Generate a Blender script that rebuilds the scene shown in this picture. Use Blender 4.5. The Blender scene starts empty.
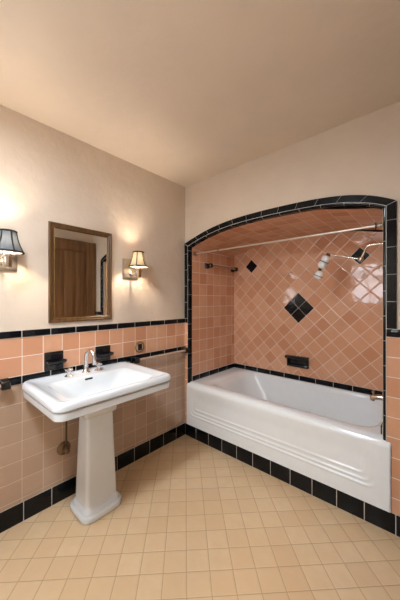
import bpy, bmesh, math, random
from mathutils import Vector, Matrix
random.seed(7)
PI = math.pi
sc = bpy.context.scene
COL = sc.collection

# ------------------------------------------------------------------ materials
def new_mat(name):
    m = bpy.data.materials.new(name); m.use_nodes = True
    nt = m.node_tree; b = nt.nodes['Principled BSDF']
    return m, nt, b

class NG:
    """tiny node-graph helper"""
    def __init__(self, nt): self.nt = nt
    def n(self, t, **kw):
        o = self.nt.nodes.new(t)
        for k, v in kw.items(): setattr(o, k, v)
        return o
    def link(self, a, b): self.nt.links.new(a, b)
    def math(self, op, a, b=None, c=None):
        o = self.n('ShaderNodeMath', operation=op)
        for i, v in enumerate((a, b, c)):
            if v is None: continue
            if isinstance(v, (int, float)): o.inputs[i].default_value = v
            else: self.link(v, o.inputs[i])
        return o.outputs[0]
    def maprange(self, v, a, b, c, d, smooth=True):
        o = self.n('ShaderNodeMapRange', interpolation_type='SMOOTHSTEP' if smooth else 'LINEAR')
        self.link(v, o.inputs['Value'])
        for k, x in zip(('From Min', 'From Max', 'To Min', 'To Max'), (a, b, c, d)): o.inputs[k].default_value = x
        return o.outputs['Result']
    def noise(self, vec, scale, detail=2.0, rough=.5):
        o = self.n('ShaderNodeTexNoise'); o.inputs['Scale'].default_value = scale
        o.inputs['Detail'].default_value = detail; o.inputs['Roughness'].default_value = rough
        if vec is not None: self.link(vec, o.inputs['Vector'])
        return o.outputs[0]
    def mix(self, f, a, b, mode='MIX'):
        o = self.n('ShaderNodeMix', data_type='RGBA', blend_type=mode)
        for s, v in ((o.inputs[0], f), (o.inputs[6], a), (o.inputs[7], b)):
            if isinstance(v, (int, float)): s.default_value = v
            elif isinstance(v, tuple): s.default_value = (*v, 1) if len(v) == 3 else v
            else: self.link(v, s)
        return o.outputs[2]
    def bump(self, h, dist=1.0, strength=1.0, normal=None):
        o = self.n('ShaderNodeBump'); o.inputs['Distance'].default_value = dist; o.inputs['Strength'].default_value = strength
        self.link(h, o.inputs['Height'])
        if normal is not None: self.link(normal, o.inputs['Normal'])
        return o.outputs[0]

def tile_mat(name, axes, pitch, off, cols, grout, blotch=.3, gw=.0042, rough=.14, rot=False, tilt=.02, wave=.0006, use_uv=False,
             pillow=.0007, spread=1.0, spec=.5):
    m, nt, b = new_mat(name); g = NG(nt)
    tc = g.n('ShaderNodeTexCoord'); vec = tc.outputs['UV'] if use_uv else tc.outputs['Object']
    sp = g.n('ShaderNodeSeparateXYZ'); g.link(vec, sp.inputs[0])
    ix = {'X': 0, 'Y': 1, 'Z': 2}
    a, c = sp.outputs[ix[axes[0]]], sp.outputs[ix[axes[1]]]
    if rot:
        r = math.sqrt(.5)
        u = g.math('MULTIPLY', g.math('ADD', a, c), r); v = g.math('MULTIPLY', g.math('SUBTRACT', c, a), r)
    else: u, v = a, c
    u = g.math('DIVIDE', g.math('SUBTRACT', u, off[0]), pitch); v = g.math('DIVIDE', g.math('SUBTRACT', v, off[1]), pitch)
    fu, fv = g.math('FRACT', u), g.math('FRACT', v)
    du = g.math('SUBTRACT', .5, g.math('ABSOLUTE', g.math('SUBTRACT', fu, .5)))
    dv = g.math('SUBTRACT', .5, g.math('ABSOLUTE', g.math('SUBTRACT', fv, .5)))
    d = g.math('MULTIPLY', g.math('MINIMUM', du, dv), pitch)
    mask = g.maprange(d, gw/2-.0005, gw/2+.0007, 0, 1)
    cv = g.n('ShaderNodeCombineXYZ'); g.link(g.math('FLOOR', u), cv.inputs[0]); g.link(g.math('FLOOR', v), cv.inputs[1])
    wn = g.n('ShaderNodeTexWhiteNoise', noise_dimensions='3D'); g.link(cv.outputs[0], wn.inputs['Vector'])
    ramp = g.n('ShaderNodeValToRGB'); el = ramp.color_ramp.elements
    while len(el) < len(cols): el.new(.5)
    for i, cc in enumerate(cols):
        el[i].position = i/(len(cols)-1); el[i].color = (*cc, 1)
    fac = g.maprange(wn.outputs['Value'], 0, 1, .5-.5*spread, .5+.5*spread, smooth=False)
    g.link(fac, ramp.inputs[0])
    nz = g.noise(vec, 14, 3, .6)
    shade = g.mix(g.maprange(nz, .3, .7, 0, blotch), ramp.outputs[0], cols[0], 'MIX')
    base = g.mix(mask, grout, shade); g.link(base, b.inputs['Base Color'])
    g.link(g.maprange(mask, 0, 1, .75, rough), b.inputs['Roughness'])
    b.inputs['Specular IOR Level'].default_value = spec
    h = g.math('MULTIPLY', g.maprange(d, gw/2-.0005, gw/2+.006, 0, 1), pillow)
    wz = g.math('MULTIPLY', g.noise(vec, 11, 2, .45), wave*8)
    hh = g.math('ADD', h, wz)
    nrm = g.bump(hh)
    sub = g.n('ShaderNodeVectorMath', operation='SUBTRACT'); g.link(wn.outputs['Color'], sub.inputs[0]); sub.inputs[1].default_value = (.5,)*3
    scl = g.n('ShaderNodeVectorMath', operation='SCALE'); g.link(sub.outputs[0], scl.inputs[0]); scl.inputs['Scale'].default_value = tilt
    add = g.n('ShaderNodeVectorMath', operation='ADD'); g.link(nrm, add.inputs[0]); g.link(scl.outputs[0], add.inputs[1])
    nn = g.n('ShaderNodeVectorMath', operation='NORMALIZE'); g.link(add.outputs[0], nn.inputs[0])
    g.link(nn.outputs[0], b.inputs['Normal'])
    return m

def plain(name, col, rough=.4, metal=0.0, var=.0, scale=20, bump=0.0, bscale=60, coat=0.0, spec=.5):
    m, nt, b = new_mat(name); g = NG(nt)
    tc = g.n('ShaderNodeTexCoord')
    nz = g.noise(tc.outputs['Object'], scale, 4, .55)
    dark = tuple(c*(1-var) for c in col)
    g.link(g.mix(g.maprange(nz, .3, .7, 0, 1), dark, col), b.inputs['Base Color'])
    b.inputs['Roughness'].default_value = rough; b.inputs['Metallic'].default_value = metal
    b.inputs['Coat Weight'].default_value = coat; b.inputs['Coat Roughness'].default_value = .05
    b.inputs['Specular IOR Level'].default_value = spec
    if bump:
        h = g.math('MULTIPLY', g.noise(tc.outputs['Object'], bscale, 3, .6), bump)
        g.link(g.bump(h), b.inputs['Normal'])
    return m

def wood(name, c1, c2, rough=.4, axis=2, scale=9):
    m, nt, b = new_mat(name); g = NG(nt)
    tc = g.n('ShaderNodeTexCoord'); mp = g.n('ShaderNodeMapping'); g.link(tc.outputs['Object'], mp.inputs[0])
    s = [scale*3]*3; s[axis] = scale*.18; mp.inputs['Scale'].default_value = s
    nz = g.noise(mp.outputs[0], 1.6, 5, .6)
    g.link(g.mix(g.maprange(nz, .3, .7, 0, 1), c1, c2), b.inputs['Base Color'])
    b.inputs['Roughness'].default_value = rough
    g.link(g.bump(g.math('MULTIPLY', nz, .0006)), b.inputs['Normal'])
    return m

PINK = [(.60, .285, .158), (.66, .345, .205), (.70, .385, .238), (.73, .42, .268), (.63, .31, .175)]
TAN_SHADED = [(.42, .285, .20), (.46, .318, .228), (.495, .345, .25), (.44, .30, .215)]  # tan tone carries the lower wall's shading in the tile colour
GROUT = (.80, .66, .55)
P = .109
M = {}
M['pink_left'] = tile_mat('pink_glazed_tile_left', 'YZ', P, (-1.0, 1.055), PINK, GROUT)
M['tan_shaded_left'] = tile_mat('tan_shaded_glazed_tile', 'YZ', P, (-1.0, .79), TAN_SHADED, (.60, .46, .35), gw=.003)
M['pink_back'] = tile_mat('pink_glazed_tile_back', 'XZ', P, (1.572, 1.067), PINK, GROUT)
M['pink_alcove_side'] = tile_mat('rose_glazed_tile_side', 'YZ', P, (.145, .552), PINK, GROUT)
M['pink_alcove_vault'] = tile_mat('rose_glazed_tile_vault', 'XY', P, (.0, .035), PINK, (.66, .46, .35), use_uv=True, gw=.003)
DP = .1035
DU, DV = (.795+1.194)*math.sqrt(.5), (1.194-.795)*math.sqrt(.5)
M['pink_alcove_back'] = tile_mat('pink_glazed_tile_diagonal', 'XZ', DP, (DU, DV), PINK, GROUT, gw=.0033, rot=True, tilt=.018, wave=.0002, rough=.06)
M['floor'] = tile_mat('beige_floor_tile', 'XY', .1085, (.008, -1.279),
                      [(.67, .465, .27), (.70, .505, .30), (.73, .545, .335), (.685, .49, .29)], (.47, .31, .175), blotch=.5, gw=.0030, rough=.32, rot=True, tilt=.012, wave=.0004)
M['black_tile'] = plain('black_glazed_tile', (.005, .006, .008), rough=.09, var=.3, spec=.25)
M['grout'] = plain('pale_grout', (.55, .50, .45), rough=.8, var=.15)
M['grout_trim'] = plain('pale_trim_grout', (.62, .60, .57), rough=.6, var=.1)
M['paint'] = plain('cream_wall_plaster', (.68, .56, .445), rough=.6, var=.04, scale=5, bump=.006, bscale=9)
M['ceiling'] = plain('cream_ceiling_plaster', (.78, .66, .54), rough=.45, var=.05, scale=4, bump=.0035, bscale=7)
M['porcelain'] = plain('white_glazed_porcelain', (.72, .755, .785), rough=.12, var=.02, coat=.4)
M['enamel'] = plain('white_bath_enamel', (.84, .88, .90), rough=.10, var=.02, coat=.4)
M['chrome'] = plain('polished_chrome', (.80, .80, .82), rough=.10, metal=1, var=.05)
M['satin'] = plain('satin_nickel', (.50, .45, .38), rough=.3, metal=.85, var=.08)
M['nickel'] = plain('aged_nickel', (.62, .55, .45), rough=.22, metal=1, var=.15)
M['old_brass'] = plain('tarnished_brass', (.22, .15, .085), rough=.35, metal=.85, var=.35)
M['brass'] = plain('brass', (.60, .42, .18), rough=.25, metal=1, var=.2)
M['dark_metal'] = plain('dark_bronze_metal', (.10, .07, .045), rough=.35, metal=.8, var=.3)
M['black'] = plain('black_glazed_ceramic', (.007, .008, .010), rough=.12, var=.3)
M['gap_shade'] = plain('dark_gap_shade', (.012, .011, .010), rough=.6, var=.2)
M['white_plastic'] = plain('white_gloss_plastic', (.88, .88, .87), rough=.18, var=.03)
M['pale_rod'] = plain('pale_cream_rod', (.56, .40, .29), rough=.25, var=.1)
M['clear_rod'] = plain('pale_brown_rod', (.42, .24, .17), rough=.25, var=.15)
M['gilt'] = wood('brown_gilt_wood', (.07, .030, .009), (.14, .064, .018), rough=.32)
M['door'] = wood('dark_brown_door_wood', (.12, .055, .020), (.22, .108, .042), rough=.4, scale=6)
m, nt, b = new_mat('mirror_silver'); b.inputs['Base Color'].default_value = (.86, .86, .85, 1); b.inputs['Metallic'].default_value = 1; b.inputs['Roughness'].default_value = .015
M['mirror'] = m
M['rod'] = plain('pale_satin_metal', (.66, .61, .54), rough=.3, metal=.75, var=.05)
M['trim_cloth'] = plain('black_shade_braid', (.02, .014, .011), rough=.8, var=.3)

def shade_mat(name, col, tr):
    m, nt, b = new_mat(name); g = NG(nt)
    tc = g.n('ShaderNodeTexCoord')
    nz = g.noise(tc.outputs['Object'], 220, 2, .5)
    c = g.mix(g.maprange(nz, .3, .7, 0, 1), tuple(x*.88 for x in col), col)
    d = g.n('ShaderNodeBsdfDiffuse'); t = g.n('ShaderNodeBsdfTranslucent'); mx = g.n('ShaderNodeMixShader')
    g.link(c, d.inputs[0]); g.link(c, t.inputs[0]); mx.inputs[0].default_value = tr
    g.link(d.outputs[0], mx.inputs[1]); g.link(t.outputs[0], mx.inputs[2])
    g.link(mx.outputs[0], nt.nodes['Material Output'].inputs[0])
    return m
M['shade_cream'] = shade_mat('cream_silk_shade', (.60, .45, .28), .012)
M['shade_grey'] = shade_mat('grey_silk_shade', (.13, .14, .15), .02)
def bulb_mat(name, col, s):
    m, nt, b = new_mat(name)
    b.inputs['Base Color'].default_value = (.9, .85, .8, 1)
    b.inputs['Emission Color'].default_value = (*col, 1); b.inputs['Emission Strength'].default_value = s
    return m
M['bulb'] = bulb_mat('warm_frosted_bulb', (1.0, .84, .66), 600)
M['lamp_glass'] = bulb_mat('opal_lamp_glass', (.80, .90, 1.0), 112)
LX, LY = .98, -1.90
m, nt, b = new_mat('window_glass'); g = NG(nt)
t = g.n('ShaderNodeBsdfTransparent'); gl = g.n('ShaderNodeBsdfGlossy'); gl.inputs['Roughness'].default_value = .02
fr = g.n('ShaderNodeFresnel'); fr.inputs[0].default_value = 1.45
mx = g.n('ShaderNodeMixShader'); g.link(fr.outputs[0], mx.inputs[0]); g.link(t.outputs[0], mx.inputs[1]); g.link(gl.outputs[0], mx.inputs[2])
g.link(mx.outputs[0], nt.nodes['Material Output'].inputs[0]); M['glass'] = m
M['white_paint'] = plain('white_window_paint', (.75, .73, .69), rough=.4, var=.05)

# ------------------------------------------------------------------ mesh helpers (world coordinates in metres)
def mesh_from(name, bm, mats, base=(0, 0, 0), smooth=True, ang=35):
    me = bpy.data.meshes.new(name)
    bmesh.ops.recalc_face_normals(bm, faces=bm.faces)
    bm.transform(Matrix.Translation(-Vector(base)))
    bm.to_mesh(me); bm.free()
    for m in (mats if isinstance(mats, (list, tuple)) else [mats]): me.materials.append(M[m])
    if smooth:
        me.shade_smooth(); me.set_sharp_from_angle(angle=math.radians(ang))
    return me
def wloc(o):
    v = Vector((0, 0, 0))
    while o is not None: v += o.location; o = o.parent
    return v
def obj(name, bm, mats, parent=None, base=None, smooth=True, ang=35):
    b0 = wloc(parent) if parent is not None else Vector(base or (0, 0, 0))
    o = bpy.data.objects.new(name, mesh_from(name, bm, mats, b0, smooth, ang)); COL.objects.link(o)
    if parent is not None: o.parent = parent
    else: o.location = b0
    return o
def struct(name, bm, mats, parent=None, **kw):
    o = obj(name, bm, mats, parent, **kw)
    if parent is None: o['kind'] = 'structure'
    return o
def thing(name, label, cat, loc, group=None):
    o = bpy.data.objects.new(name, None); COL.objects.link(o); o.location = loc; o.empty_display_size = .05
    o['label'] = label; o['category'] = cat
    if group: o['group'] = group
    return o
def tag(o, label, cat, group=None):
    o['label'] = label; o['category'] = cat
    if group: o['group'] = group
    return o
def box(bm, x0, x1, y0, y1, z0, z1, bev=0.0, seg=2, mi=0):
    r = bmesh.ops.create_cube(bm, size=1.0)
    vs = r['verts']
    for v in vs:
        v.co = Vector((x0 if v.co.x < 0 else x1, y0 if v.co.y < 0 else y1, z0 if v.co.z < 0 else z1))
    fs = set(f for v in vs for f in v.link_faces)
    for f in fs: f.material_index = mi
    if bev > 0:
        es = list(set(e for v in vs for e in v.link_edges))
        rr = bmesh.ops.bevel(bm, geom=es, offset=bev, segments=seg, profile=.5, affect='EDGES', clamp_overlap=True)
        for f in rr['faces']: f.material_index = mi
def BX(*a, **k):
    bm = bmesh.new(); box(bm, *a, **k); return bm
def loft(bm, rings, cap0=True, cap1=True, closed=True, mi=0):
    R = [[bm.verts.new(p) for p in r] for r in rings]; n = len(R[0])
    for a, b_ in zip(R, R[1:]):
        for i in range(n if closed else n-1):
            j = (i+1) % n
            f = bm.faces.new((a[i], a[j], b_[j], b_[i])); f.material_index = mi
    if cap0: bm.faces.new(list(reversed(R[0]))).material_index = mi
    if cap1: bm.faces.new(R[-1]).material_index = mi
    return R
def frame_of(t):
    t = Vector(t).normalized(); a = Vector((0, 0, 1)) if abs(t.z) < .9 else Vector((1, 0, 0))
    u = t.cross(a).normalized(); return u, t.cross(u).normalized()
def tube(bm, pts, r, n=12, mi=0, caps=True):
    pts = [Vector(p) for p in pts]; rings = []; u = None
    for i, p in enumerate(pts):
        t = (pts[min(i+1, len(pts)-1)]-pts[max(i-1, 0)]).normalized()
        if u is None: u, v = frame_of(t)
        else:
            u = (u-t*u.dot(t)).normalized(); v = t.cross(u)
        rr = r[i] if isinstance(r, (list, tuple)) else r
        rings.append([p+(u*math.cos(2*PI*k/n)+v*math.sin(2*PI*k/n))*rr for k in range(n)])
    loft(bm, rings, caps, caps, mi=mi)
def TB(*a, **k):
    bm = bmesh.new(); tube(bm, *a, **k); return bm
def lathe(bm, prof, origin, axis=(0, 0, 1), n=28, caps=True, mi=0):
    o = Vector(origin); t = Vector(axis).normalized(); u, v = frame_of(t)
    rings = [[o+t*h+(u*math.cos(2*PI*k/n)+v*math.sin(2*PI*k/n))*max(r, 1e-5) for k in range(n)] for r, h in prof]
    loft(bm, rings, caps, caps, mi=mi)
def LT(*a, **k):
    bm = bmesh.new(); lathe(bm, *a, **k); return bm
def smooth_path(pts, n=8):
    pts = [Vector(p) for p in pts]; out = []
    for i in range(len(pts)-1):
        p0, p1, p2, p3 = pts[max(i-1, 0)], pts[i], pts[i+1], pts[min(i+2, len(pts)-1)]
        for k in range(n):
            t = k/n
            out.append(.5*((2*p1)+(p2-p0)*t+(2*p0-5*p1+4*p2-p3)*t*t+(3*p1-p0-3*p2+p3)*t**3))
    out.append(pts[-1]); return out
def rrect(x0, x1, y0, y1, r, z, nx=10, ny=10, nc=6):
    """rounded rectangle, consistent point count, CCW from the front-left"""
    r = max(min(r, (x1-x0)/2-1e-4, (y1-y0)/2-1e-4), 1e-4); p = []
    def corner(cx, cy, a0):
        for k in range(nc+1):
            a = a0+PI/2*k/nc; p.append((cx+r*math.cos(a), cy+r*math.sin(a)))
    corner(x0+r, y0+r, PI)
    for k in range(1, nx): p.append((x0+r+(x1-x0-2*r)*k/nx, y0))
    corner(x1-r, y0+r, 1.5*PI)
    for k in range(1, ny): p.append((x1, y0+r+(y1-y0-2*r)*k/ny))
    corner(x1-r, y1-r, 0)
    for k in range(1, nx): p.append((x1-r-(x1-x0-2*r)*k/nx, y1))
    corner(x0+r, y1-r, PI/2)
    for k in range(1, ny): p.append((x0, y1-r-(y1-y0-2*r)*k/ny))
    return [Vector((a, b_, z)) for a, b_ in p]
def sstep(x, a, b_):
    t = min(max((x-a)/(b_-a), 0), 1); return t*t*(3-2*t)
def row_of_tiles(bm, axis, fixed0, fixed1, z0, z1, joints, gap=.003, bev=.004, grout_in=.0025):
    """a run of separate glazed tiles over a grout bed. axis 'Y' (wall x=0) or 'X' (wall y=0); fixed0 wall side, fixed1 room side"""
    for a, c in zip(joints, joints[1:]):
        a_, c_ = a+gap/2, c-gap/2
        if axis == 'Y': box(bm, fixed0, fixed1, a_, c_, z0+.001, z1-.001, bev, 2, 0)
        else: box(bm, a_, c_, min(fixed0, fixed1), max(fixed0, fixed1), z0+.001, z1-.001, bev, 2, 0)
    f1 = fixed1-grout_in if fixed1 > fixed0 else fixed1+grout_in
    if axis == 'Y': box(bm, fixed0, f1, joints[0], joints[-1], z0, z1, 0, 1, 1)
    else: box(bm, joints[0], joints[-1], min(fixed0, f1), max(fixed0, f1), z0, z1, 0, 1, 1)
def ROW(*a, **k):
    bm = bmesh.new(); row_of_tiles(bm, *a, **k); return bm

# ------------------------------------------------------------------ room dimensions
H = 2.339; XR = 1.84; YF = -2.75; AD = .735      # ceiling, right wall, wall behind the camera, alcove depth
AX0, AX1 = .055, 1.555                          # alcove opening
RZ = .505                                       # tub rim
def Oz(x):
    t = x-.8; return ((((-.1587*t-.1553)*t+.1107)*t-.0921)*t+.0048)*t+1.9325
EX0, EX1, OX0, OX1 = .0445, 1.571, 0.001, 1.62
def Ez(x): return Oz(x)-.046
def path_E(n=60):  # list of (x,z) for the inner trim line from left bottom over the arch to right bottom
    return [(EX0+(EX1-EX0)*k/n, Ez(EX0+(EX1-EX0)*k/n)) for k in range(n+1)]
def arch_open(n=60):
    pts = []
    for k in range(n+1):
        x = AX0+(AX1-AX0)*k/n
        pts.append((x, Ez(x)-.014))
    return pts

# floor, ceiling
struct('floor', BX(-.1, XR+.1, YF-.1, AD+.1, -.08, 0), 'floor', smooth=False)
struct('ceiling', BX(-.1, XR+.1, YF-.1, .03, H, H+.08), 'ceiling', smooth=False)
# sink wall
wl = struct('wall_left', BX(-.1, 0, YF-.1, .03, 0, H), 'paint', smooth=False)
obj('upper_tile_panel', BX(-.001, .008, YF, 0, .8375, 1.055), 'pink_left', wl, smooth=False)
obj('lower_tile_panel', BX(-.001, .008, YF, 0, .11, .79), 'tan_shaded_left', wl, smooth=False)
jt = [y for y in [-.113-.152*k for k in range(17, -1, -1)]]+[-.0005]
obj('black_tile_cap', ROW('Y', 0, .014, 1.055, 1.0965, jt), ['black_tile', 'grout'], wl)
obj('black_tile_liner', ROW('Y', 0, .013, .79, .8375, jt), ['black_tile', 'grout'], wl)
jb = [-.125-.1494*k for k in range(17, -1, -1)]+[-.0005]
struct('baseboard_left', ROW('Y', 0, .013, 0, .113, jb), ['black_tile', 'grout'])
# back wall with arched opening
bm = bmesh.new()
ao = arch_open()
poly = [(0, 0), (AX0, 0)]+ao+[(AX1, 0), (XR+.1, 0), (XR+.1, H), (0, H)]
f = bm.faces.new([bm.verts.new((x, 0, z)) for x, z in poly])
ex = bmesh.ops.extrude_face_region(bm, geom=[f])
for v in ex['geom']:
    if isinstance(v, bmesh.types.BMVert): v.co.y = .03
bmesh.ops.triangulate(bm, faces=[f for f in bm.faces if len(f.verts) > 4])
wb = struct('wall_back', bm, 'paint', smooth=False)
obj('left_tile_strip', BX(.0, EX0, -.008, .001, .113, 1.055), 'pink_back', wb, smooth=False)
obj('right_tile_panel', BX(EX1, XR, -.008, .001, .113, 1.067), 'pink_back', wb, smooth=False)
obj('black_tile_cap', ROW('X', 0, -.014, 1.067, 1.112, [EX1, 1.722, XR]), ['black_tile', 'grout'], wb)
obj('black_tile_cap', ROW('X', 0, -.014, 1.055, 1.0965, [.014, EX0]), ['black_tile', 'grout'], wb)
jx = [.014]+[.150+.1465*k for k in range(0, 12)]+[XR]
struct('baseboard_back', ROW('X', 0, -.013, 0, .113, jx), ['black_tile', 'grout'])

# arch trim: outer course of flat tiles and the inner rounded course with its return
def build_arch_trim():
    bmo = bmesh.new()
    segs = []  # each: list of (inner, outer) point pairs
    def col(xe, xo, zs):
        for a, c in zip(zs, zs[1:]): segs.append([((xe, a+.0015), (xo, a+.0015)), ((xe, c-.0015), (xo, c-.0015))])
    ztl_e, ztl_o = Ez(EX0), Oz(OX0)
    # left column, mitre at the spring
    zs = [1.0965+.1515*k for k in range(5)]
    col(EX0-.001, OX0, zs[:4])
    segs.append([((EX0-.001, zs[3]+.0015), (OX0, zs[3]+.0015)), ((EX0-.001, 1.70), (OX0, 1.70))])
    segs.append([((EX0-.001, 1.703), (OX0, 1.703)), ((EX0-.001, ztl_e-.002), (OX0, ztl_o-.002))])
    n = 12
    for k in range(n):
        a, c = k/n, (k+1)/n; g_ = .001
        s = []
        for q in range(7):
            t = a+g_+(c-a-2*g_)*q/6
            xe, xo = EX0+(EX1-EX0)*t, OX0+(OX1-OX0)*t
            s.append(((xe, Ez(xe)+.001), (xo, Oz(xo))))
        segs.append(s)
    zr = [1.112+.149*k for k in range(6)]
    col(EX1+.001, OX1, zr[:4])
    segs.append([((EX1+.001, zr[3]+.0015), (OX1, zr[3]+.0015)), ((EX1+.001, 1.705), (OX1, 1.705))])
    segs.append([((EX1+.001, 1.708), (OX1, 1.708)), ((EX1+.001, Ez(EX1)-.001), (OX1, Oz(OX1)-.002))])
    for s in segs:
        rings = []
        for (ei, eo) in s:
            ei, eo = Vector((ei[0], 0, ei[1])), Vector((eo[0], 0, eo[1])); d = (eo-ei); w = d.length; d.normalize()
            pr = [(.0015, 0), (.0015, -.010), (.0030, -.0117), (w-.0035, -.0117), (w-.001, -.0095), (w-.001, 0)]
            rings.append([ei+d*a+Vector((0, y, 0)) for a, y in pr])
        loft(bmo, rings)
    # grout bed
    allp = [((EX0-.001, 1.0965), (OX0, 1.0965)), ((EX0-.001, ztl_e), (OX0, ztl_o))]
    for k in range(1, 60):
        t = k/60; xe, xo = EX0+(EX1-EX0)*t, OX0+(OX1-OX0)*t; allp.append(((xe, Ez(xe)), (xo, Oz(xo))))
    allp += [((EX1+.001, Ez(EX1)), (OX1, Oz(OX1))), ((EX1+.001, 1.112), (OX1, 1.112))]
    rings = []
    for ei, eo in allp:
        ei, eo = Vector((ei[0], 0, ei[1])), Vector((eo[0], 0, eo[1])); d = (eo-ei).normalized()
        rings.append([ei+d*-.001, ei+d*-.001+Vector((0, -.0085, 0)), eo-d*.001+Vector((0, -.0085, 0)), eo-d*.001])
    loft(bmo, rings, mi=1)
    t1 = struct('trim_1', bmo, ['black_tile', 'grout_trim'], ang=22)
    # inner course
    path = [(EX0, RZ-.01+.02*k) for k in range(int((Ez(EX0)-RZ)/.02)+1)]+path_E(80)+[(EX1, RZ-.01+.02*k) for k in range(int((Ez(EX1)-RZ)/.02), -1, -1)]
    path = [Vector((x, 0, z)) for x, z in path]
    # resample evenly
    L = [0]
    for a, c in zip(path, path[1:]): L.append(L[-1]+(c-a).length)
    def at(s):
        for i in range(len(L)-1):
            if L[i+1] >= s-1e-9:
                t = (s-L[i])/max(L[i+1]-L[i], 1e-9); return path[i].lerp(path[i+1], t)
        return path[-1].copy()
    tot = L[-1]
    def nrm(s):  # pointing into the opening
        t = (at(min(s+.006, tot))-at(max(s-.006, 0))).normalized(); return Vector((t.z, 0, -t.x))
    bmi = bmesh.new()
    prof = [(-.0005, 0), (-.0005, -.010), (.002, -.0125), (.006, -.013), (.0095, -.0115), (.0125, -.008), (.0142, -.003), (.0145, .004), (.0145, .032), (.010, .032)]
    def sweep(s0, s1, n, pr, mi):
        rings = []
        for k in range(n+1):
            s = s0+(s1-s0)*k/n; p = at(s); d = nrm(s)
            rings.append([p+d*a+Vector((0, y, 0)) for a, y in pr])
        loft(bmi, rings, mi=mi)
    nt_ = 30; w = tot/nt_
    for k in range(nt_): sweep(k*w+.0013, (k+1)*w-.0013, 8, prof, 0)
    sweep(0, tot, 240, [(-.003, 0), (-.003, -.0105), (.002, -.0108), (.006, -.0113), (.0095, -.010), (.012, -.006), (.0128, .004), (.0128, .032), (.010, .032)], 1)
    struct('trim_2', bmi, ['black_tile', 'grout_trim'])
build_arch_trim()

# alcove shell
struct('wall_alcove_left', BX(-.1, AX0, .03, AD+.1, .0, 2.1), 'pink_alcove_side', smooth=False)
struct('wall_alcove_right', BX(AX1, XR+.1, .03, AD+.1, .0, 2.1), 'pink_alcove_side', smooth=False)
wab = struct('wall_alcove_back', BX(AX0, AX1, AD, AD+.1, 0, 2.1), 'pink_alcove_back', smooth=False)
bm = bmesh.new(); uvl = bm.loops.layers.uv.new('UVMap')
ap = arch_open(60); s = [0]
for a, c in zip(ap, ap[1:]): s.append(s[-1]+math.hypot(c[0]-a[0], c[1]-a[1]))
V = [[bm.verts.new((x, y, z)) for x, z in ap] for y in (.03, AD)]
for i in range(60):
    f = bm.faces.new((V[0][i], V[1][i], V[1][i+1], V[0][i+1]))
    for l, uv in zip(f.loops, ((s[i], .03), (s[i], AD), (s[i+1], AD), (s[i+1], .03))): l[uvl].uv = uv
W = [[bm.verts.new((x, y, 2.1)) for x in (AX0, AX1)] for y in (.03, AD)]
for j in (0, 1): bm.faces.new(V[j]+[W[j][1], W[j][0]])
bm.faces.new((W[0][0], W[0][1], W[1][1], W[1][0]))
bmesh.ops.triangulate(bm, faces=[f for f in bm.faces if len(f.verts) > 4])
struct('ceiling_alcove', bm, 'pink_alcove_vault', ang=20)
# black diamond accents set into the back tile
hd = DP*math.sqrt(.5)
def diamond(cx, cz, g_=.0018):
    bm = bmesh.new(); h = hd-g_*math.sqrt(2)
    lo = [Vector((cx, AD, cz-h)), Vector((cx+h, AD, cz)), Vector((cx, AD, cz+h)), Vector((cx-h, AD, cz))]
    c = Vector((cx, AD, cz))
    r2 = [p+Vector((0, -.0025, 0)) for p in lo]; r3 = [c+(p-c)*.965+Vector((0, -.0035, 0)) for p in lo]
    loft(bm, [lo, r2, r3]); return bm
c0 = (.795, 1.194)
for i, j in ((1, 0), (-1, 0), (0, 1), (0, -1), (-7, 6), (7, 6)):
    obj('accent_tile', diamond(c0[0]+i*hd, c0[1]+j*hd), 'black_tile', wab, ang=20)
# black liner course above the tub, on three sides
jl = [AX0+.0+.15*k for k in range(11)]; jl[-1] = AX1
obj('black_tile_liner', ROW('X', AD, AD-.010, RZ-.006, .552, jl), ['black_tile', 'grout'], wab)
wal = bpy.data.objects['wall_alcove_left']; war = bpy.data.objects['wall_alcove_right']
jy = [.033, .135, .285, .435, .585, AD-.01]
obj('black_tile_liner', ROW('Y', AX0, AX0+.010, RZ-.006, .552, jy), ['black_tile', 'grout'], wal)
obj('black_tile_liner', ROW('Y', AX1, AX1-.010, RZ-.006, .552, jy), ['black_tile', 'grout'], war)

# right wall with the door, wall behind the camera with the window
wr = struct('wall_right', BX(XR, XR+.1, YF-.1, .03, 0, H), 'paint', smooth=False)
WX0, WX1, WZ0, WZ1 = .47, 1.06, 1.17, 2.02
bm = bmesh.new()
for a in ((-.1, WX0, 0, H), (WX1, XR+.1, 0, H), (WX0, WX1, 0, WZ0), (WX0, WX1, WZ1, H)):
    box(bm, a[0], a[1], YF-.12, YF, a[2], a[3])
wf = struct('wall_front', bm, 'paint', smooth=False)
w1 = thing('window_1', 'x', 'window', (WX0, YF, WZ0)); del w1['label']; del w1['category']; w1['kind'] = 'structure'
bm = bmesh.new()
fw = .045
box(bm, WX0, WX1, YF-.09, YF-.03, WZ0, WZ0+fw, .004); box(bm, WX0, WX1, YF-.09, YF-.03, WZ1-fw, WZ1, .004)
box(bm, WX0, WX0+fw, YF-.09, YF-.03, WZ0+fw, WZ1-fw, .004); box(bm, WX1-fw, WX1, YF-.09, YF-.03, WZ0+fw, WZ1-fw, .004)
mx_ = (WX0+WX1)/2
box(bm, mx_-.025, mx_+.025, YF-.085, YF-.035, WZ0+fw, WZ1-fw, .004); box(bm, WX0+fw, WX1-fw, YF-.085, YF-.035, 1.66, 1.71, .004)
obj('window_frame', bm, 'white_paint', w1)
obj('window_sill', BX(WX0-.04, WX1+.04, YF-.03, YF+.05, WZ0-.03, WZ0, .006), 'white_paint', w1)
obj('window_pane', BX(WX0+fw, WX1-fw, YF-.062, YF-.058, WZ0+fw, WZ1-fw), 'glass', w1, smooth=False)
d1 = thing('door_1', 'x', 'door', (1.78, -.45, 0)); del d1['label']; del d1['category']; d1['kind'] = 'structure'
DY0, DY1, DT = -.84, -.012, 2.05
bm = bmesh.new()
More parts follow.
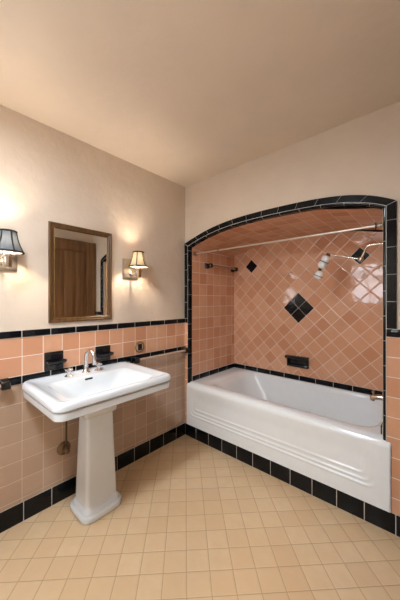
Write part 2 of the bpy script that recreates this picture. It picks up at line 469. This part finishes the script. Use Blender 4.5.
box(bm, 1.762, XR, DY0+.04, DY1-.04, .02, DT-.04)
for a in ((DY0, DY0+.12, .01, DT), (DY1-.12, DY1, .01, DT)): box(bm, 1.745, 1.80, a[0], a[1], a[2], a[3], .004)
for a in ((.01, .22), (.92, 1.05), (DT-.14, DT)): box(bm, 1.745, 1.80, DY0+.12, DY1-.12, a[0], a[1], .004)
for k in range(4):
    w_ = (DY1-DY0-.24)/4; box(bm, 1.757, 1.79, DY0+.12+k*w_+.002, DY0+.12+(k+1)*w_-.002, .2, DT-.12, .004)
obj('door_leaf', bm, 'door', d1)
obj('door_knob', LT([(.026, 0), (.026, .004), (.010, .008), (.010, .012), (.020, .016), (.024, .024), (.018, .030), (.001, .032)], (1.745, DY0+.06, .98), (-1, 0, 0)), 'brass', d1)
struct('baseboard_right', ROW('Y', XR, XR-.013, 0, .113, [YF+.1494*k for k in range(0, 13)]), ['black_tile', 'grout'])

# ------------------------------------------------------------------ bathtub
tub = thing('bathtub', 'white enamelled bathtub with stepped apron panel, built into the arched tiled alcove', 'bathtub', (.8, .35, 0))
FY = -.022
def tub_ring(x0, x1, y0, y1, r, z, flare=0.0):
    p = rrect(x0, x1, y0, y1, r, z, nx=150, ny=24, nc=8)
    for v in p:
        if flare and v.y < -.0015:
            t = (v.x-x0)/(x1-x0); v.x += (-.021*(1-t)+.041*t)*flare
            v.x = min(v.x, x1+.041); 
    return p
bm = bmesh.new(); rings = []
X0, X1, Y1 = AX0+.001, AX1-.001, AD-.001
def emboss(p):
    if p.y > FY+.004: return 0.0
    dx, dz, R_ = min(p.x-.085, 1.520-p.x), p.z-.215, .045
    fd = 1-sstep(p.z, .36, .455)
    e = 0
    for k, am in ((0, 1.0), (.026, .8), (.060, .9)):
        rr_ = max(R_-k*.4, .015); a, c = dx-k, dz-k
        d = min(min(a, c), rr_-math.hypot(max(rr_-a, 0), max(rr_-c, 0)))
        e += am*(.0030*sstep(d, 0, .010)-.0030*math.exp(-((d+.003)/.006)**2))
    return e*fd
zb = .116; nA = 110
for k in range(nA+1):
    z = zb+(RZ-.048-zb)*k/nA
    r = tub_ring(X0, X1, FY, Y1, .010, z, 1.0)
    for p in r: p.y += emboss(p)
    rings.append(r)
LIP = .048
for k in range(1, 13):          # rolled front lip
    a = PI/2*k/12; ins = LIP*(1-math.cos(a)); z = RZ-LIP+LIP*math.sin(a)
    r = rrect(X0, X1, FY+ins, Y1, .010, z, 150, 24, 8)
    for v in r:
        if v.y < -.0015:
            t = (v.x-X0)/(X1-X0); v.x += -.021*(1-t)+.041*t
    rings.append(r)
# rim to basin: (inset left, right, front, back, radius, z)
prof = [(.03, .03, .062, .012, .03, RZ+.001), (.125, .035, .086, .026, .10, RZ-.001), (.150, .042, .100, .031, .13, RZ-.007), (.170, .048, .110, .036, .15, RZ-.020),
        (.195, .056, .119, .042, .165, RZ-.045), (.235, .068, .130, .050, .17, RZ-.11), (.295, .095, .147, .062, .17, RZ-.19), (.345, .115, .160, .080, .17, RZ-.27),
        (.385, .14, .18, .105, .16, RZ-.315), (.44, .19, .21, .14, .13, RZ-.34), (.55, .30, .28, .22, .08, RZ-.35)]
P5 = prof
for a, c in zip(P5, P5[1:]):
    for q in range(4):
        t = q/4; l, rr, fr_, bk, rad, z = [u+(v-u)*t for u, v in zip(a, c)]
        rings.append(rrect(X0+l, X1-rr, FY+fr_, Y1-bk, rad, z, 150, 24, 8))
l, rr, fr_, bk, rad, z = P5[-1]; rings.append(rrect(X0+l, X1-rr, FY+fr_, Y1-bk, rad, z, 150, 24, 8))
loft(bm, rings, cap0=False, cap1=True)
obj('tub_body', bm, 'enamel', tub, ang=60)
obj('drain', LT([(.03, 0), (.03, .003), (.022, .005), (.001, .004)], (1.15, .36, RZ-.351)), 'chrome', tub)
obj('overflow_plate', LT([(.034, 0), (.034, .004), (.028, .008), (.001, .009)], (X1-.074, .36, RZ-.12), (-1, 0, .12)), 'chrome', tub)

# ------------------------------------------------------------------ pedestal sink
sink = thing('pedestal_sink', 'white porcelain pedestal sink standing against the left tiled wall below the mirror', 'sink', (.22, -.975, 0))
SX0, SX1, SY0, SY1, SZ = .0145, .548, -1.340, -.647, .805
R = []
def sr(ix, iy0, iy1, ib, rad, z): R.append(rrect(SX0+ib, SX1-ix, SY0+iy0, SY1-iy1, rad, z, 16, 16, 8))
def srr(i, rad, z, ib=0.0): sr(i, i, i, ib, rad, z)
sr(.20, .23, .23, .10, .05, .640)
sr(.19, .22, .22, .09, .05, .660); sr(.15, .17, .17, .05, .06, .690); sr(.07, .09, .09, .01, .05, .712); srr(.035, .045, .719); srr(.014, .045, .722); srr(.008, .045, .726); srr(.007, .045, .740)
srr(.006, .045, .756); srr(.007, .045, .7595); srr(.017, .042, .761); srr(.017, .042, .7675); srr(.004, .046, .769); srr(0, .047, .772); srr(0, .047, .785); srr(.002, .046, .794); srr(.007, .043, .801); srr(.014, .038, .8045); srr(.020, .034, .8055)
srr(.028, .032, .805, .012); srr(.036, .032, .8035, .02)
# shallow moulding, then the basin well
sr(.042, .05, .05, .03, .035, .799); sr(.048, .058, .058, .036, .035, .7955)
sr(.060, .085, .085, .115, .05, .795); sr(.066, .092, .092, .124, .055, .793); sr(.074, .101, .101, .134, .06, .785); sr(.085, .115, .115, .145, .07, .768)
sr(.10, .135, .135, .158, .08, .742); sr(.125, .165, .165, .178, .08, .708); sr(.16, .21, .21, .205, .06, .685); sr(.20, .28, .28, .245, .03, .676); sr(.235, .325, .325, .262, .005, .674)
bm = bmesh.new(); loft(bm, R)
obj('basin', bm, 'porcelain', sink, ang=50)
bm = bmesh.new(); PX, PY = .207, -.984
def pr(hx, hy, rad, z, dx=0.0): return rrect(PX-hx+dx, PX+hx+dx, PY-hy, PY+hy, rad, z, 6, 6, 6)
rings = [pr(.115, .124, .056, 0), pr(.119, .128, .058, .004), pr(.119, .128, .058, .030), pr(.117, .126, .056, .036), pr(.112, .121, .053, .039),
         pr(.105, .114, .048, .040), pr(.104, .113, .047, .044), pr(.103, .112, .046, .056), pr(.099, .108, .042, .063), pr(.088, .100, .030, .069), pr(.085, .100, .028, .076), pr(.083, .098, .023, .086)]
for k in range(1, 13):
    t = k/12; rings.append(pr(.083-.020*t, .098-.015*t, .022-.003*t, .086+.484*t))
rings += [pr(.063, .083, .020, .574), pr(.066, .086, .021, .580), pr(.077, .098, .022, .583), pr(.081, .103, .022, .588), pr(.082, .104, .022, .618), pr(.085, .108, .024, .640), pr(.090, .116, .03, .655)]
loft(bm, rings)
obj('pedestal', bm, 'porcelain', sink, ang=50)
bm = bmesh.new(); box(bm, -.0025, .0025, -.024, .024, -.0055, .0055, .0015)
bm.transform(Matrix.Translation((.1555, -1.006, .7765)) @ Matrix.Rotation(math.radians(-33), 4, 'Y'))
obj('overflow_slot', bm, 'gap_shade', sink)  # solid dark bar, coloured as the shade inside the slot
obj('drain', LT([(.022, 0), (.022, .003), (.015, .004), (.001, .003)], (.295, -1.0, .674)), 'chrome', sink)

fct = thing('faucet', 'chrome widespread faucet on the white sink with arched spout and two handles', 'faucet', (.08, -.99, .7955))
SP = .7955
bm = bmesh.new()
lathe(bm, [(.024, 0), (.025, .005), (.020, .011), (.0165, .016), (.016, .05)], (.075, -.987, SP))
arc = [(.075, -.987, SP+.045), (.075, -.987, SP+.11)]
for k in range(1, 10):
    a = PI-PI*k/9*1.02; arc.append((.075+.038+.038*math.cos(a), -.987+.002*k, SP+.11+.038*math.sin(a)))
arc.append((.151, -.968, SP+.085)); arc.append((.151, -.968, SP+.07))
tube(bm, arc, [.0125]*len(arc), 14)
lathe(bm, [(.0145, 0), (.0145, .016)], (.151, -.968, SP+.062))
obj('spout', bm, 'chrome', fct)
for hy in (-1.099, -.908):
    bm = bmesh.new()
    lathe(bm, [(.024, 0), (.025, .005), (.018, .010), (.013, .016), (.012, .034), (.017, .040), (.017, .048), (.009, .055), (.001, .057)], (.085, hy, SP))
    for a in (0, 1):
        d = Vector((math.cos(.5), math.sin(.5), 0)) if a == 0 else Vector((-math.sin(.5), math.cos(.5), 0))
        c = Vector((.085, hy, SP+.044))
        tube(bm, [c-d*.026, c-d*.018, c, c+d*.018, c+d*.026], [.0055, .0065, .0055, .0065, .0055], 8)
    obj('handle', bm, 'chrome', fct)

sv = thing('shutoff_valve', 'aged metal shutoff valve and riser pipe on the lower wall left of the pedestal', 'valve', (.008, -1.10, .327))
obj('escutcheon', LT([(.042, 0), (.041, .005), (.028, .013), (.014, .017), (.011, .03)], (.008, -1.10, .327), (1, 0, 0)), 'old_brass', sv)
bm = bmesh.new(); lathe(bm, [(.014, 0), (.016, .004), (.016, .024), (.012, .030)], (.034, -1.10, .327), (1, 0, 0)); tube(bm, [(.05, -1.10, .32), (.05, -1.10, .352)], .010)
lathe(bm, [(.006, 0), (.006, .006), (.012, .007), (.013, .013), (.009, .016)], (.06, -1.10, .327), (1, 0, 0))
obj('valve_body', bm, 'old_brass', sv)
obj('riser_pipe', TB(smooth_path([(.05, -1.10, .35), (.05, -1.10, .45), (.052, -1.098, .56), (.075, -1.09, .64), (.085, -1.088, .69)]), .0055), 'dark_metal', sv)

# ------------------------------------------------------------------ mirror
MY0, MY1, MZ0, MZ1 = -1.188, -.768, 1.128, 1.753
mir = thing('wall_mirror', 'rectangular mirror in a brown and gilt wooden frame above the sink', 'mirror', (0, -.975, 1.13))
bm = bmesh.new()
def mrect(i, x): return [Vector((x, MY0+i, MZ0+i)), Vector((x, MY1-i, MZ0+i)), Vector((x, MY1-i, MZ1-i)), Vector((x, MY0+i, MZ1-i))]
rr = [mrect(0, .001), mrect(0, .013), mrect(.003, .017), mrect(.010, .019), mrect(.016, .015), mrect(.022, .016), mrect(.026, .014), mrect(.030, .010), mrect(.030, .004)]
loft(bm, rr, False, False)
obj('frame', bm, 'gilt', mir, ang=25)
bm = bmesh.new(); loft(bm, [mrect(.030, .0095), mrect(.032, .011), mrect(.0345, .0105), mrect(.0345, .004)], False, False)
obj('inner_lip', bm, 'brass', mir, ang=25)
obj('mirror_glass', BX(.002, .006, MY0+.028, MY1-.028, MZ0+.028, MZ1-.028), 'mirror', mir, smooth=False)

# ------------------------------------------------------------------ wall sconces
def sconce(y, cloth, bulb, label, dz=0.0):
    z0 = 1.508+dz
    t = thing('wall_sconce', label, 'wall lamp', (0, y, z0), 'wall sconces beside the mirror')
    bm = bmesh.new(); box(bm, .001, .010, y-.068, y+.068, z0-.078, z0+.078, .003); box(bm, .009, .014, y-.060, y+.060, z0-.070, z0+.070, .002)
    bp = obj('backplate', bm, 'satin', t)
    bm = bmesh.new()
    tube(bm, smooth_path([(.012, y, z0-.035), (.05, y, z0-.045), (.09, y, z0-.050), (.108, y, z0-.040), (.11, y, z0-.03)], 6), .007, 10)
    lathe(bm, [(.02, 0), (.018, .004), (.010, .008)], (.012, y, z0-.035), (1, 0, 0))
    obj('arm', bm, 'nickel', t)
    obj('cup', LT([(.005, -.072), (.017, -.070), (.021, -.062), (.022, -.03), (.026, -.012), (.031, -.008), (.031, -.003), (.024, -.001), (.012, 0)], (.11, y, z0)), 'nickel', t)
    obj('candle_sleeve', LT([(.011, -.002), (.011, .042)], (.11, y, z0)), 'white_plastic', t)
    obj('bulb', LT([(.008, .040), (.012, .048), (.016, .062), (.015, .074), (.010, .084), (.002, .091)], (.11, y, z0), n=16), bulb, t)
    ps = []
    for k in range(13):
        u = k/12; ps.append((.0385+.031*(1-u)**1.7, .012+.108*u))
    nseg = 48
    bm = bmesh.new(); rings = []
    for r, h in ps: rings.append([Vector((.11+r*math.cos(2*PI*k/nseg)*(1-.03*abs(math.sin(3*2*PI*k/nseg))), y+r*math.sin(2*PI*k/nseg)*(1-.03*abs(math.sin(3*2*PI*k/nseg))), z0+h)) for k in range(nseg)])
    loft(bm, rings, False, False)
    sh = obj('lamp_shade', bm, cloth, t, ang=80)
    bm = bmesh.new()
    for (r, h) in (ps[0], ps[-1]):
        ring = [Vector((.11+(r+.0008)*math.cos(2*PI*k/40), y+(r+.0008)*math.sin(2*PI*k/40), z0+h)) for k in range(41)]
        tube(bm, ring, .0052 if h < .05 else .0046, 8, caps=False)
    for k in range(6):
        a = 2*PI*k/6+math.radians(-48+0)
        tube(bm, [Vector((.11+(r+.001)*math.cos(a), y+(r+.001)*math.sin(a), z0+h)) for r, h in ps], .0034, 6)
    obj('braid_trim', bm, 'trim_cloth', sh)
    return t
sconce(-.605, 'shade_cream', 'bulb', 'lit wall sconce with cream shade, right of the mirror')
sconce(-1.418, 'shade_grey', 'bulb', 'wall sconce with silvery grey shade, left of the mirror, cut by the photo edge')

# ------------------------------------------------------------------ small fittings on the sink wall
def soap_dish(y0, y1, z0, z1, name, label):
    yc, zc = (y0+y1)/2, (z0+z1)/2
    t = thing(name, label, 'soap dish', (.008, yc, zc), 'black ceramic dishes above the sink')
    bm = bmesh.new()
    box(bm, .006, .016, y0, y1, z0, z1, .004)
    box(bm, .012, .020, y0+.004, y1-.004, z1-.018, z1-.004, .003)
    obj('back_tile', bm, 'black', t)
    bm = bmesh.new()
    rings = [rrect(.012, .046, y0+.014, y1-.012, .012, zc-.020, 4, 6, 5), rrect(.012, .062, y0+.008, y1+.004, .016, zc-.010, 4, 6, 5), rrect(.012, .066, y0+.006, y1+.008, .018, zc+.000, 4, 6, 5),
             rrect(.012, .065, y0+.007, y1+.007, .017, zc+.005, 4, 6, 5), rrect(.014, .060, y0+.012, y1+.001, .014, zc+.005, 4, 6, 5), rrect(.016, .055, y0+.017, y1-.004, .012, zc-.005, 4, 6, 5)]
    loft(bm, rings)
    obj('tray', bm, 'black', t)
    return t
soap_dish(-1.2135, -1.1035, .8365, .9500, 'soap_dish', 'black ceramic soap dish on pink tile left of the faucet')
soap_dish(-.892, -.780, .8365, .9440, 'soap_dish', 'black ceramic soap dish on pink tile right of the faucet')

ot = thing('wall_outlet', 'round brass-rimmed outlet with black socket on pink tile right of the sink', 'outlet', (.008, -.522, .893))
obj('rim', LT([(.045, 0), (.045, .004), (.041, .007), (.036, .007), (.034, .003), (.001, .003)], (.008, -.522, .893), (1, 0, 0)), 'brass', ot)
bm = bmesh.new(); lathe(bm, [(.034, .003), (.032, .005), (.001, .005)], (.008, -.522, .893), (1, 0, 0))
obj('plate', bm, 'pale_rod', ot)
obj('socket', BX(.011, .021, -.542, -.506, .868, .920, .005), 'black', ot)

def post(bm, y, z, h=.062, s=.027):
    rings = []
    for x, k in ((.008, 1.0), (.016, 1.0), (.020, .92), (.026, .70), (h-.022, .66), (h-.012, .80), (h+.008, .80), (h+.014, .62)):
        rings.append([Vector((x, p.x, p.y)) for p in rrect(y-s*k, y+s*k, z-s*k, z+s*k, s*k*.3, 0, 2, 2, 3)])
    loft(bm, rings)
def towel_bar(y0, y1, z, label, rodmat, x=0.0, group=None):
    t = thing('towel_bar', label, 'towel bar', (x, (y0+y1)/2, z), group)
    for y in (y0, y1):
        bm = bmesh.new(); post(bm, y, z); bm.transform(Matrix.Translation((x, 0, 0))); obj('post', bm, 'black', t)
    obj('rod', TB([(x+.060, y0+.01, z), (x+.060, y1-.01, z)], .0095), rodmat, t)
    return t
towel_bar(-.585, -.040, .806, 'towel bar with black ceramic posts between the sink and the tub', 'pale_rod')
towel_bar(-2.02, -1.415, .812, 'towel bar with black ceramic posts left of the sink, mostly out of frame', 'pale_rod')
towel_bar(.250, .695, 1.612, 'towel bar with black posts high on the alcove end wall', 'clear_rod', x=AX0-.008)

# ------------------------------------------------------------------ shower and tub fittings
rod = thing('shower_curtain_rod', 'thin metal shower curtain rod spanning the top of the arched alcove', 'curtain rod', (AX0, .075, 1.71))
RY, RZ_ = .075, 1.71
obj('rod', TB([(AX0+.001, RY, RZ_), (.33, RY, RZ_), (AX1-.001, RY, RZ_-.004)], .0068), 'rod', rod)
obj('flange', LT([(.024, 0), (.023, .006), (.014, .012), (.012, .024)], (AX0, RY, RZ_), (1, 0, 0)), 'nickel', rod)
obj('flange', LT([(.024, 0), (.023, .006), (.014, .012), (.012, .024)], (AX1, RY, RZ_-.004), (-1, 0, 0)), 'nickel', rod)
obj('collar', LT([(.0095, 0), (.021, .001), (.021, .006), (.0095, .007)], (AX1-.045, RY, RZ_-.004), (1, 0, 0)), 'dark_metal', rod)
obj('collar', LT([(.0085, 0), (.0105, .001), (.0105, .014), (.0085, .015)], (.33, RY, RZ_), (1, 0, 0)), 'nickel', rod)

SY = .37
sh = thing('shower', 'white shower head and filter on a jointed metal arm in the alcove', 'shower head', (AX1, SY, 1.65))
obj('wall_flange', LT([(.032, 0), (.030, .006), (.016, .012), (.011, .014)], (AX1, SY, 1.652), (-1, 0, 0)), 'chrome', sh)
obj('upper_arm', TB(smooth_path([(AX1-.005, SY, 1.652), (1.50, SY, 1.650), (1.44, SY, 1.648), (1.415, SY, 1.635), (1.400, SY, 1.598), (1.384, SY, 1.562)]), .0085), 'nickel', sh)
obj('knuckle', LT([(.004, -.017), (.014, -.013), (.017, 0), (.014, .013), (.004, .017)], (1.380, SY, 1.556), (-.4, 0, -.9)), 'nickel', sh)
obj('lower_arm', TB([(1.380, SY, 1.558), (1.172, SY, 1.614)], .0062), 'nickel', sh)
ax = Vector((-.50, 0, -.87)).normalized(); p0 = Vector((1.166, SY, 1.612))
obj('joint', LT([(.005, -.014), (.015, -.010), (.017, 0), (.013, .010)], p0, ax), 'dark_metal', sh)
fl = obj('filter_body', LT([(.012, .008), (.022, .010), (.030, .018), (.032, .030), (.032, .048), (.030, .054), (.026, .056), (.026, .060), (.031, .062), (.033, .070), (.033, .092), (.029, .102), (.018, .110), (.010, .112)], p0, ax), 'white_plastic', sh)
obj('band', LT([(.0265, .055), (.0335, .0555), (.0335, .0605), (.0265, .061)], p0, ax), 'dark_metal', fl)
obj('neck', LT([(.010, .110), (.012, .116), (.012, .128), (.009, .134)], p0, ax), 'dark_metal', sh)
hd_ = obj('head', LT([(.008, .130), (.020, .134), (.029, .146), (.033, .162), (.033, .168), (.030, .171), (.033, .174), (.032, .186), (.024, .193), (.001, .194)], p0, Vector((-.42, 0, -.91))), 'white_plastic', sh)
obj('band', LT([(.031, .1685), (.0340, .169), (.0340, .174), (.031, .1745)], p0, Vector((-.42, 0, -.91))), 'dark_metal', hd_)

ts = thing('tub_spout', 'metal tub spout with lift knob on the right end of the alcove above the tub', 'faucet', (AX1, SY, .605))
bm = bmesh.new()
tube(bm, [(AX1-.002, SY, .612), (1.49, SY, .610), (1.458, SY, .604), (1.443, SY, .592)], [.019, .018, .018, .016], 16)
tube(bm, [(1.450, SY, .605), (1.449, SY, .580)], [.015, .0135], 14)
obj('spout_body', bm, 'nickel', ts)
obj('lift_knob', LT([(.004, 0), (.004, .014), (.009, .018), (.009, .026), (.003, .030)], (1.455, SY, .618)), 'nickel', ts)
obj('wall_flange', LT([(.030, 0), (.028, .006), (.020, .010)], (AX1, SY, .612), (-1, 0, 0)), 'nickel', ts)

sn = thing('soap_holder', 'black ceramic soap holder with overhanging grab bar on diagonal pink tile', 'soap dish', (.79, AD, .68))
nx0, nx1, nz0, nz1 = .692, .896, .632, .735
bm = bmesh.new()
box(bm, nx0, nx1, AD-.014, AD, nz0, nz1, .004)
obj('back_plate', bm, 'black', sn)
bm = bmesh.new()
box(bm, nx0, nx0+.014, AD-.034, AD-.004, nz0, nz1-.01, .004); box(bm, nx1-.014, nx1, AD-.034, AD-.004, nz0, nz1-.01, .004); box(bm, nx0, nx1, AD-.036, AD-.004, nz0, nz0+.022, .006)
obj('tray', bm, 'black', sn)
obj('grab_bar', BX(nx0-.014, nx1+.004, AD-.056, AD-.010, nz1-.028, nz1+.002, .010, seg=3), 'black', sn)

# ------------------------------------------------------------------ ceiling light above the camera
cl = thing('ceiling_light', 'round flush white glass ceiling light overhead in the middle of the room', 'ceiling light', (LX, LY, H))
obj('canopy', LT([(.150, 0), (.175, -.004), (.180, -.012), (.180, -.050), (.174, -.056), (.162, -.056), (.162, -.047)], (LX, LY, H), n=40, caps=False), 'brass', cl)
obj('glass_diffuser', LT([(.161, -.046), (.161, -.051), (.150, -.0525), (.08, -.0535), (.001, -.054)], (LX, LY, H), n=40), 'lamp_glass', cl)

# ------------------------------------------------------------------ light: daylight through the window, the two sconces
w = bpy.data.worlds.new('World'); sc.world = w; w.use_nodes = True
bg = w.node_tree.nodes['Background']; bg.inputs[0].default_value = (.84, .92, 1.0, 1); bg.inputs[1].default_value = 9.5
la = bpy.data.lights.new('window_portal', 'AREA'); la.shape = 'RECTANGLE'; la.size = WX1-WX0; la.size_y = WZ1-WZ0
la.cycles.is_portal = True
lo = bpy.data.objects.new('window_portal', la); COL.objects.link(lo)
lo.location = ((WX0+WX1)/2, YF-.13, (WZ0+WZ1)/2); lo.rotation_euler = (PI/2, 0, PI)   # faces +Y, into the room
lo.rotation_euler = Vector((0, 1, 0)).to_track_quat('-Z', 'Z').to_euler()

# ------------------------------------------------------------------ camera
cam = bpy.data.cameras.new('camera'); co = bpy.data.objects.new('camera', cam); COL.objects.link(co)
cam.sensor_fit = 'HORIZONTAL'; cam.sensor_width = 36; cam.lens = 264.43/400*36; cam.clip_start = .01
co.location = (1.7787, -1.77697, 1.2696); co.rotation_euler = (PI/2, 0, .72968)
sc.camera = co
sc.view_settings.view_transform = 'Standard'; sc.view_settings.look = 'None'; sc.view_settings.gamma = 1; sc.view_settings.use_curve_mapping = False
sc.view_settings.exposure = 0.47
